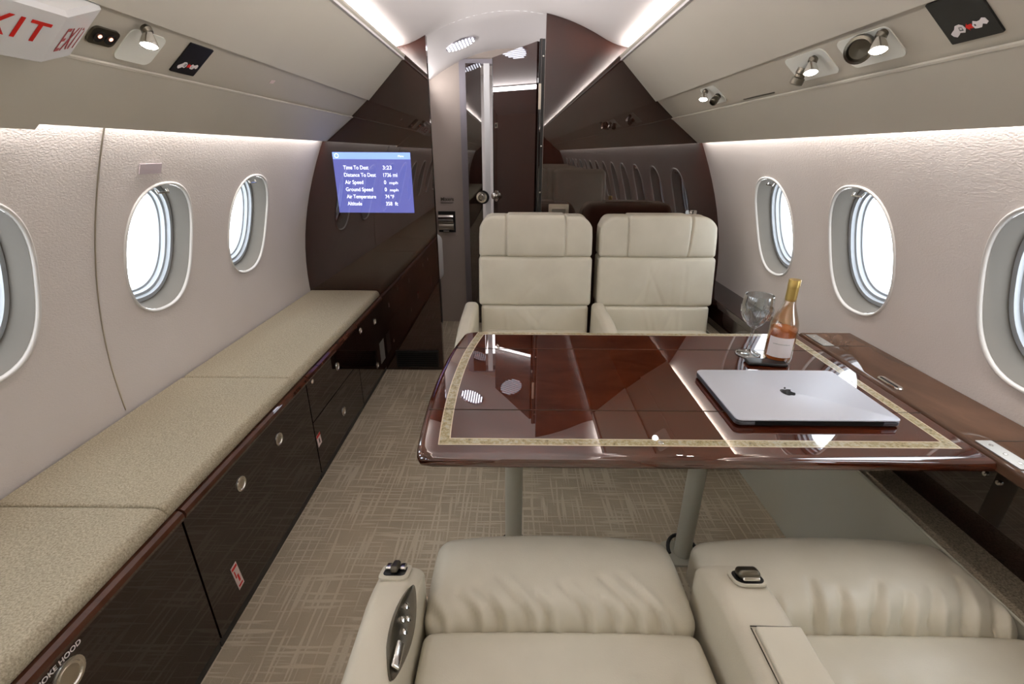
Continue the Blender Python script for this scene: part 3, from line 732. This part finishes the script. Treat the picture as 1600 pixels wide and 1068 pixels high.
for y in (.772, 1.375):
    plate('hinge_leaf', rrect(.034, .095, .002, 2), (.984, y, .6642), (1, 0, 0), (0, 1, 0), .002, HINGE, L1)
    for k in range(3): obj('hinge_screw', MB().lathe([(.004, 0), (.0035, .001), (0, .0012)], (.984, y-.03+.03*k, .6662), (0, 0, 1), 12), CHROME, L1)
for dy in (0, .03): obj('stud', MB().lathe([(.006, 0), (.005, .004), (0, .005)], (1.035, .80+dy, .575), (-1, 0, 0), 12), CHROME, L1, True)

# ------------------------------------------------------------------ table
def offset_poly(pts, d):
    n = len(pts); out = []
    for i in range(n):
        a, b, c_ = Vector(pts[i-1]), Vector(pts[i]), Vector(pts[(i+1) % n])
        e1 = (b-a).normalized(); e2 = (c_-b).normalized(); n1 = Vector((-e1.y, e1.x)); n2 = Vector((-e2.y, e2.x))
        m = (n1+n2); m = m/(m.length_squared/2) if m.length > 1e-6 else n1
        out.append(tuple(b+m*d))
    return out
def left_x(y): return -.186+.34*(y-1.0)**2*.6+.05*max(0, (y-1.25))**1.3
def tb_outline(ins):
    ya, yb = .752+ins, 1.440-ins; xr = .954-ins
    pts = [(xr, ya), (xr, yb)]
    r = .03
    xl = lambda y: left_x(y)+ins
    pts += [(xl(yb)+r*1.0, yb), (xl(yb)+r*.3, yb-.004), (xl(yb-r)+.002, yb-r*.6)]
    pts += [(xl(y), y) for y in np.linspace(yb-r-.01, ya+r+.01, 24)]
    pts += [(xl(ya+r*.6)+.002, ya+r*.6), (xl(ya)+r*.3, ya+.004), (xl(ya)+r, ya)]
    return pts
T = thing('dining_table', (.40, 1.10, 0), 'glossy mahogany cabin table with gold inlay border on two grey legs', 'table')
prof = [(.010, .636), (.003, .638), (0, .643), (0, .652), (.002, .658), (.006, .662), (.012, .664), (.016, .664)]
def tring(i, z): return [Vector((x, y, z)) for x, y in tb_outline(i)]
obj('tabletop', MB().loft([tring(i, z) for i, z in prof]), LACQ_RED, T, True, sharp=50)
def band(i0, i1, z, th, mat, nm):
    def R(i, zz): return [Vector((x, y, zz)) for x, y in tb_in(i)]
    return obj(nm, MB().loft([R(i0, z), R(i0, z+th), R(i1, z+th), R(i1, z)], True, False, False), mat, T)
def tb_in(ins):
    ya, yb, xr = .792+ins, 1.428-ins*.8, .918-ins
    xl = lambda y: left_x(y)+.043+ins
    return [(xr, ya), (xr, yb)]+[(xl(y), y) for y in np.linspace(yb, ya, 26)]
band(0, .0022, .6640, .0005, INLAYLINE, 'inlay_line'); band(.0022, .022, .6640, .0004, INLAY, 'inlay_border'); band(.022, .0242, .6640, .0005, INLAYLINE, 'inlay_line')
for y in (1.292, .932):
    obj('leaf_seam', MB().box(left_x(y)+.008, .948, y-.0011, y+.0011, .6640, .6646), SEAM, T)
obj('leaf_pin', MB().lathe([(.006, 0), (.005, .0012), (0, .0014)], (.318, .805, .6643), (0, 0, 1), 16), CHROME, T, True)
obj('inner_frame', MB().box(-.02, .90, .86, 1.34, .610, .636), LEG, T)
for x in (.020, .568):
    lg = obj('leg', MB().lathe([(0, .008), (.0265, .008), (.0265, .27), (.0265, .44), (.034, .452), (.034, .61), (0, .61)], (x, 1.15, 0), (0, 0, 1), 28), LEG, T, True)
    obj('foot_plate', MB().extr(frame_poly(rrect(.13, .10, .03), (x, 1.15, .001), (1, 0, 0), (0, 1, 0)), (0, 0, .008)), LEG, lg)
    obj('foot_strap', MB().tube([(x+.045*math.cos(q), 1.15+.055*math.sin(q), .018+.012*math.sin(q)) for q in [PI*(1.05-1.3*k/18) for k in range(19)]], .006, 8), BLACK, lg, True)

# ------------------------------------------------------------------ laptop
LX, LY, LZ = .497, .867, .6660; LW, LD = .3557, .248
t = thing('laptop', (LX+LW/2, LY+LD/2, LZ), 'closed silver laptop with dark apple emblem lying on the table', 'laptop')
def slab(z0, z1, ins, r=.013):
    c = (LX+LW/2, LY+LD/2)
    def R(i, z): return [Vector((c[0]+x, c[1]+y, z)) for x, y in rrect(LW-2*i, LD-2*i, r)]
    return MB().loft([R(ins+.003, z0), R(ins, z0+.0015), R(ins, z1-.0015), R(ins+.0015, z1)])
obj('base', slab(LZ+.001, LZ+.0115, 0), ALUDK, t, True, sharp=50)
obj('lid', slab(LZ+.0122, LZ+.0168, 0), ALU, t, True, sharp=50)
obj('hinge', MB().box(LX+.04, LX+LW-.04, LY-.0005, LY+.006, LZ+.003, LZ+.0125), BLACKM, t)
for sx in (.03, LW-.03):
    for sy_ in (.03, LD-.03): obj('rubber_foot', MB().lathe([(0, -.0012), (.008, -.0012), (.009, .002), (0, .002)], (LX+sx, LY+sy_, LZ), (0, 0, 1), 14), BLACK, t)
# apple emblem, top of it towards the far side
half = [(0, .88), (.10, .93), (.24, 1.0), (.38, .99), (.50, .92), (.60, .80)]
right = [(.0, .86), (.12, .92), (.28, .97), (.44, .93), (.56, .82), (.46, .74), (.39, .62), (.385, .48), (.44, .36), (.54, .26), (.62, .21), (.57, .06), (.46, -.14), (.34, -.28), (.22, -.33), (.10, -.28), (0, -.25)]
left = [(-.10, -.28), (-.22, -.33), (-.34, -.28), (-.48, -.12), (-.60, .12), (-.66, .40), (-.62, .66), (-.50, .86), (-.34, .96), (-.18, .95)]
leaf = [(.0, 1.02), (.02, 1.18), (.12, 1.34), (.28, 1.42), (.28, 1.28), (.20, 1.12), (.08, 1.03)]
sc = .0245; ec = Vector((LX+LW/2-.002, LY+LD/2-.008, LZ+.0169))
mb = MB().extr([ec+Vector((a*sc, b*sc, 0)) for a, b in right+left], (0, 0, .0004)); mb.extr([ec+Vector((a*sc, b*sc, 0)) for a, b in reversed(leaf)], (0, 0, .0004))
obj('lid_emblem', mb, LOGO, t)

# ------------------------------------------------------------------ bottle, glass, flat black item
BX, BY, Z0 = .768, 1.222, .6652
t = thing('wine_bottle', (BX, BY, Z0), 'half bottle of rose wine with gold foil neck and white label on table', 'bottle')
outer = [(0, .006), (.020, .003), (.030, 0), (.0345, .003), (.036, .010), (.036, .095), (.0345, .112), (.029, .130), (.021, .150), (.0155, .168), (.0138, .185), (.0135, .230), (.0135, .232)]
inner = [(.0115, .232), (.0115, .185), (.0135, .168), (.019, .150), (.027, .129), (.0325, .111), (.034, .095), (.034, .012), (.030, .006), (.018, .009), (0, .012)]
obj('glass_body', MB().lathe(outer+inner, (BX, BY, Z0), (0, 0, 1), 40), BOTTLEGLASS, t, True, sharp=0)
obj('wine', MB().lathe([(0, .0125), (.018, .0095), (.030, .0068), (.0336, .0125), (.0336, .095), (.0332, .098), (0, .098)], (BX, BY, Z0), (0, 0, 1), 36), WINE, t, True, sharp=40)
obj('foil', MB().lathe([(.0142, .176), (.0143, .214), (.0150, .2145), (.0150, .233), (.0140, .2345), (0, .2345)], (BX, BY, Z0), (0, 0, 1), 32), GOLDFOIL, t, True, sharp=40)
mb = MB(); ang = math.atan2(-BY, -BX+.0)+.12; n = 16
lab = [[Vector((BX+.0364*math.cos(ang+a), BY+.0364*math.sin(ang+a), Z0+z)) for a in np.linspace(-.95, .95, n)] for z in (.020, .078)]
obj('paper_label', mb.loft(lab, False, False, False), WHITEINK, t, True)
mb = MB()
for k in range(11):
    a = ang-.55+k*.11; h = .003+.001*((k*7) % 3)
    q = [Vector((BX+.0366*math.cos(a+da), BY+.0366*math.sin(a+da), Z0+.058+dz)) for da, dz in ((-.035, 0), (.035, 0), (.035, h*.5), (-.035, h*.5))]
    mb.add(q, [(0, 1, 2, 3)])
obj('label_print', mb, GREYLABEL, t)
GX, GY = .705, 1.262
t = thing('wine_glass', (GX, GY, Z0), 'cut crystal stemmed wine glass standing left of the bottle', 'wine glass')
bo = [(0, 0), (.034, 0), (.035, .0015), (.030, .004), (.012, .008), (.005, .014), (.0042, .040), (.0042, .072), (.007, .082), (.020, .092), (.034, .110), (.0415, .132), (.0415, .150), (.038, .178), (.0375, .180)]
bi = [(.0360, .180), (.0365, .178), (.0398, .150), (.0395, .132), (.032, .112), (.018, .096), (0, .090)]
mb = MB(); N_ = 48; rings = []
for (r, h) in bo+bi:
    cut = .0012 if (.092 <= h <= .150 and (r, h) in bo) else 0
    rings.append([Vector((GX+(r-cut*(1+math.cos(t_*12+h*160)))*math.cos(t_), GY+(r-cut*(1+math.cos(t_*12+h*160)))*math.sin(t_), Z0+h)) for t_ in [2*PI*i/N_ for i in range(N_)]])
obj('bowl_and_stem', mb.loft(rings, True, False, False), GLASS, t, True, sharp=0)
# facet cuts on the bowl
fc = MB()
for k in range(10):
    a = 2*PI*k/10
    pts = [Vector((GX+rr*math.cos(a+da), GY+rr*math.sin(a+da), Z0+h)) for rr, da, h in ((.0345, 0, .109), (.0405, .14, .126), (.0422, 0, .146), (.0405, -.14, .126))]
    for i in range(4): fc.tube([pts[i], pts[(i+1) % 4]], .0009, 5)
obj('cut_pattern', fc, CUTGLASS, t, True)
obj('flat_black_item', rbox(.105, .040, .009, .004, .02, org=(0, 0, 0)), BLACK, None, True, label='flat black item lying on table in front of bottle and wine glass', cat='case').matrix_world = Matrix.Translation((.722, 1.172+.02, .6655)) @ Matrix.Rotation(-.12, 4, 'Z')  # small flat black rounded box on the tabletop

# ------------------------------------------------------------------ seats
def folds(p, segs):
    """sum of soft creases; seg = (x0,y0,x1,y1,width,amp)"""
    z = 0
    for x0, y0, x1, y1, wd, am in segs:
        dx, dy = x1-x0, y1-y0; L2_ = dx*dx+dy*dy; t_ = max(0, min(1, ((p[0]-x0)*dx+(p[1]-y0)*dy)/L2_))
        ex, ey = p[0]-x0-dx*t_, p[1]-y0-dy*t_; z += am*math.exp(-(ex*ex+ey*ey)/(wd*wd))*(1-.55*t_)
    return z
def near_seat(x0, x1, arm, label, seed, xin=None):
    rnd = random.Random(seed); w_ = x1-x0; cx = (x0+x1)/2
    t = thing('cabin_seat', (cx, .40, 0), label, 'seat', 'cream leather seats on the camera side of the table')
    obj('base', rbox(w_*.72, .44, .20, .03, .1, org=(cx, .46, 0)), GREYSHELL, t, True, sharp=0)
    obj('seat_shell', rbox(w_*.98, .52, .16, .04, .06, org=(cx, .475, .19)), LEATHER_SIDE, t, True, sharp=0)
    # thigh bolster: front roll with creases running into the cross seam
    sg = []
    n = 9
    for k in range(n):
        u = -w_*.42+w_*.80*k/(n-1)+rnd.uniform(-.012, .012); L_ = rnd.uniform(.035, .085); d = -1 if seed == 1 else .8
        if seed == 2 and k < 4: d = .35
        sg.append((u, -.100, u+d*L_*.75*(1 if seed == 1 else 1), -.105+L_, .0075, -.0115))
        sg.append((u+.014, -.105, u+.014+d*L_*.7, -.105+L_*.9, .009, .0060))
    def wb(p):
        u = p.x/(w_/2); v_ = p.y/.105; top = p.z/.125
        f = max(0, top-.4)/.6
        p.z += f*(.026*(1-abs(u)**2.6)*(1-max(0, v_)**2*.75)-.020*max(0, -v_)**4*.8-.018*max(0, v_)**3)
        a_ = folds((p.x, max(p.y, -.1075)), sg); p.z += f*a_; p.y -= a_*max(0, -v_-.55)/.45*.9
        p.y += (.012*(1-u*u))*max(0, v_)          # bowed front edge
        if v_ > 0: p.x *= 1-.012*v_**2
        return p
    b = rbox(w_+.006, .215, .125, .034, .0052, wb, (cx, .682, .318)); obj('thigh_bolster', b, LEATHER, t, True, sharp=0)
    sg2 = [(rnd.uniform(-.16, .16), -.20+.02*k, rnd.uniform(-.2, .2), .10, .011, rnd.choice((-.006, .0055))) for k in range(6)]
    def wc(p):
        u = p.x/(w_/2); v_ = p.y/.20; f = max(0, p.z/.11-.4)/.6
        p.z += f*(.008*(1-abs(u)**3)-.014*max(0, v_)**6)+f*folds((p.x, p.y), sg2); return p
    obj('seat_cushion', rbox(w_-.004, .40, .11, .020, .0085, wc, (cx, .380, .320)), LEATHER, t, True, sharp=0)
    obj('cross_seam', MB().tube([(cx-w_/2+.012, .5775, .405), (cx, .5775, .410), (cx+w_/2-.012, .5775, .405)], .0025, 6), SEAM, t)
    def wr(p):
        p.y += -.28*(p.z) ; return p
    obj('backrest', rbox(w_, .12, .66, .05, .05, wr, (cx, .19, .40)), LEATHER, t, True, sharp=0)
    return t
def arm_block(t, x0, x1, yfront, yback, ztop, zbot, name='armrest', mat=None):
    w_ = x1-x0; L_ = yfront-yback
    def wa(p):
        v_ = (p.y+L_/2)/L_; f = p.z/(ztop-zbot)
        if v_ > .80: p.z -= f*.050*((v_-.80)/.20)**2.2
        p.z += f*.004*math.cos(p.x/w_*PI)
        return p
    return obj(name, rbox(w_, L_, ztop-zbot, .020, .014, wa, ((x0+x1)/2, (yfront+yback)/2, zbot)), mat or LEATHER_SIDE, t, True, sharp=0)
SL = near_seat(-.142, .352, None, 'near left cream leather seat with wrinkled front roll and narrow left armrest', 1)
SR = near_seat(.402, .935, None, 'near right cream leather seat with wide armrest holding a chrome latch', 2)
# narrow left armrest with finger latch and inner control panel
a = arm_block(SL, -.223, -.146, .658, -.02, .532, .27)
def ctrl_latch(par, cx, y, z, w_, tilt=-.35):
    X = Vector((1, 0, 0)); Y = Vector((0, math.cos(tilt), math.sin(tilt))); N = X.cross(Y); O = Vector((cx, y, z))
    k = obj('recline_latch', MB().loft([frame_poly(rrect(w_, .050, .012), O, X, Y), frame_poly(rrect(w_, .050, .012), O+N*.003, X, Y), frame_poly(rrect(w_*.84, .038, .009), O+N*.004, X, Y)]), LEATHER_SIDE, par, True, label='chrome latch set in the armrest')
    obj('latch_well', MB().extr(frame_poly(rrect(w_*.74, .032, .008), O+N*.004, X, Y), N*.0012), BLACK, k)
    obj('latch_lever', rbox_at(.014, .030, .012, .005, O+N*.006, X, Y, N), DARKMET, k, True)
    for s in (-1, 1): obj('latch_pad', rbox_at(w_*.22, .018, .007, .003, O+X*(s*w_*.24)+Y*.006+N*.005, X, Y, N), CHROME, k, True)
def rbox_at(sx, sy_, sz, r, O, X, Y, N):
    m = rbox(sx, sy_, sz, r, .02); m.v = [O+X*p.x+Y*p.y+N*p.z for p in m.v]; return m
ctrl_latch(a, -.190, .612, .517, .052)
# side control plate on inner face of left armrest: pointed lens shape
def lens_poly(L_, h):
    return [(L_/2*math.cos(q), h/2*math.sin(q)*(1-.35*math.cos(q)**2)) for q in [2*PI*i/32 for i in range(32)]]
O = Vector((-.1515, .500, .5275)); X = Vector((0, 1, 0)); Y = Vector((-1.0, 0, 1)).normalized(); N = X.cross(Y)
if N.x < 0: N = -N
pl = MB().loft([[O+X*a_+Y*b_-N*.006 for a_, b_ in lens_poly(.155, .040)], [O+X*a_+Y*b_+N*.003 for a_, b_ in lens_poly(.155, .040)], [O+X*a_+Y*b_+N*.001 for a_, b_ in lens_poly(.138, .030)]])
cp_ = obj('control_plate', pl, DARKMET, a, True, sharp=40)
for (u, v_) in ((.035, .004), (.018, -.004), (.012, .005), (-.004, -.003)):
    obj('seat_button', MB().lathe([(.0055, 0), (.005, .003), (0, .004)], O+X*u+Y*v_+N*.001, N, 14), CHROME, cp_, True)
obj('pull_handle', rbox_at(.040, .014, .006, .003, O-X*.042+N*.001, X, Y, N), CHROME, cp_, True)
# wide middle armrest, belongs to the right seat
a = arm_block(SR, .362, .462, .668, -.02, .532, .25)
obj('lid_panel', rbox(.070, .44, .012, .004, .05, None, (.424, .28, .531)), LEATHER, a, True, sharp=0)
obj('lid_seam', MB().tube([(.384, .50, .537), (.384, .06, .537)], .0009, 6), SEAM, a)
obj('lid_seam', MB().tube([(.384, .503, .537), (.460, .503, .535)], .0009, 6), SEAM, a)
X = Vector((1, 0, 0)); Y = Vector((0, math.cos(-.3), math.sin(-.3))); N = X.cross(Y); O = Vector((.424, .596, .528))
k = obj('recline_latch', MB().loft([frame_poly(rrect(.056, .046, .016), O, X, Y), frame_poly(rrect(.056, .046, .016), O+N*.004, X, Y)]), LEATHER, a, True, label='dark chrome latch set in the wide armrest')
obj('latch_well', MB().extr(frame_poly(rrect(.048, .038, .014), O+N*.004, X, Y), N*.001), BLACK, k)
obj('latch_knob', rbox_at(.038, .024, .016, .0075, O+N*.004, X, Y, N), DARKMET, k, True)
obj('latch_pad', rbox_at(.030, .010, .007, .003, O-Y*.012+N*.005, X, Y, N), CHROME, k, True)

# facing seats, backs against the partition
def far_seat(x0, x1, arms, label, seed):
    rnd = random.Random(seed); w_ = x1-x0; cx = (x0+x1)/2; yb = 2.05
    t = thing('facing_seat', (cx, 1.95, 0), label, 'seat', 'cream leather seats facing the camera across the table')
    obj('base', rbox(w_*.92, .46, .26, .025, .1, org=(cx, 1.82, .006)), LEATHER_SIDE, t, True, sharp=0)
    obj('seat_cushion', rbox(w_, .52, .17, .045, .05, None, (cx, 1.83, .27)), LEATHER, t, True, sharp=0)
    lean = .16
    def L(p): p.y += lean*p.z; return p
    zb = .40
    def mk(nm, z0, z1, xa, xb, th, r, puff, sg=None, step=.012, top=0, flare=0):
        W = xb-xa; H = z1-z0; c = (xa+xb)/2
        def wf(p):
            u = p.x/(W/2); v_ = p.z/H
            front = max(0, -p.y/(th/2))
            p.y -= puff*front*(1-abs(u)**3)*(1-abs(2*v_-1)**3)
            if sg: p.y -= front*folds((p.x, p.z), sg)
            if flare: p.x *= 1-flare*(1-v_)
            if top: p.z += top*(1-u*u)*v_
            zz = z0+p.z-zb; p.y += lean*zz
            return p
        return obj(nm, rbox(W, th, H, r, step, wf, (c, yb+.07, z0)), LEATHER, t, True, sharp=0)
    # shell behind
    def ws(p):
        p.y += lean*p.z; u = p.x/(w_/2)
        if p.z > .45: p.x *= 1-.03*((p.z-.45)/.1)
        return p
    obj('back_shell', rbox(w_-.02, .09, .545, .042, .04, ws, (cx, yb+.125, zb)), LEATHER_SIDE, t, True, sharp=0)
    cw = .262*w_/.5/1.02; 
    zt, zm, zl = .947, .769, .549
    tap = .0 if seed == 1 else .014
    def hw(p):
        H = zt-zm; u = p.x/(w_/2); v_ = p.z/H; front = max(0, -p.y/.06)
        p.y -= .012*front*(1-abs(u)**3)*(1-abs(2*v_-1)**3)
        g = 0
        for sd in (-1, 1):
            d = p.x-sd*(cw/2+(tap*(v_-.3) if sd > 0 else 0)); g += math.exp(-(d/.0038)**2)
        p.y += .010*front*g
        if v_ > .7: p.z -= .010*g*(v_-.7)/.3
        inside = 1/(1+math.exp((abs(p.x)-cw/2)/.004))
        p.z += .005*inside*max(0, v_-.5)*2; p.y -= .004*front*inside
        if v_ > .5 and abs(u) > .72: q_ = ((abs(u)-.72)/.28)**2.4; p.z -= .046*q_*(v_-.5)*2; p.x *= 1-.012*(v_-.5)*2
        p.y += lean*(zm+.002+p.z-zb); return p
    obj('headrest', rbox(w_-.004, .12, zt-zm+.001, .016, .004, hw, (cx, yb+.07, zm-.001)), LEATHER, t, True, sharp=0)
    sg = [(rnd.uniform(-.12, .14), .02, rnd.uniform(-.08, .14), .18, .008, rnd.choice((-.004, -.003, .003))) for _ in range(5 if seed == 2 else 2)]
    mk('back_cushion', zl-.001, zm+.001, x0, x1, .13, .017, .012, sg, .007)
    sg = [(rnd.uniform(-.15, .15), .01, rnd.uniform(-.15, .15), .15, .008, rnd.choice((-.004, .003))) for _ in range(5)]
    mk('lumbar_cushion', zb+.01, zl+.001, x0+.010, x1-.010, .13, .017, .006, sg, .007)
    for (xa, xb, sl) in arms:
        def wa(p, sl=sl):
            v_ = -p.y/.24
            if v_ > 0: p.z -= (p.z/.30)*.045*max(0, v_)**1.5
            p.x += sl*max(0, v_); return p
        obj('armrest', rbox(xb-xa, .48, .30, .022, .02, wa, ((xa+xb)/2, 1.86, .265)), LEATHER_SIDE, t, True, sharp=0)
    return t
far_seat(-.147, .373, [(-.213, -.149, 0)], 'left facing cream leather seat in front of the dark partition', 1)
far_seat(.402, .938, [(.377, .437, 0), ], 'right facing cream leather seat with vertical creases, beside the right wall', 2)
# seat pairs further aft, seen only as reflections
for i, (y, x0, x1) in enumerate([(-.95, .40, .93), (-1.9, .40, .93), (-2.9, .40, .93)]):
    t = thing('aft_seat', ((x0+x1)/2, y, 0), 'cream leather seat behind the camera, number %s row' % ('first', 'second', 'third')[i], 'seat')
    cx = (x0+x1)/2
    obj('base', rbox(.4, .44, .22, .03, .1, org=(cx, y, 0)), GREYSHELL, t, True, sharp=0)
    obj('seat_cushion', rbox(.52, .54, .20, .05, .08, None, (cx, y, .25)), LEATHER, t, True, sharp=0)
    obj('backrest', rbox(.52, .15, .66, .06, .08, None, (cx, y-.28, .38)), LEATHER, t, True, sharp=0)
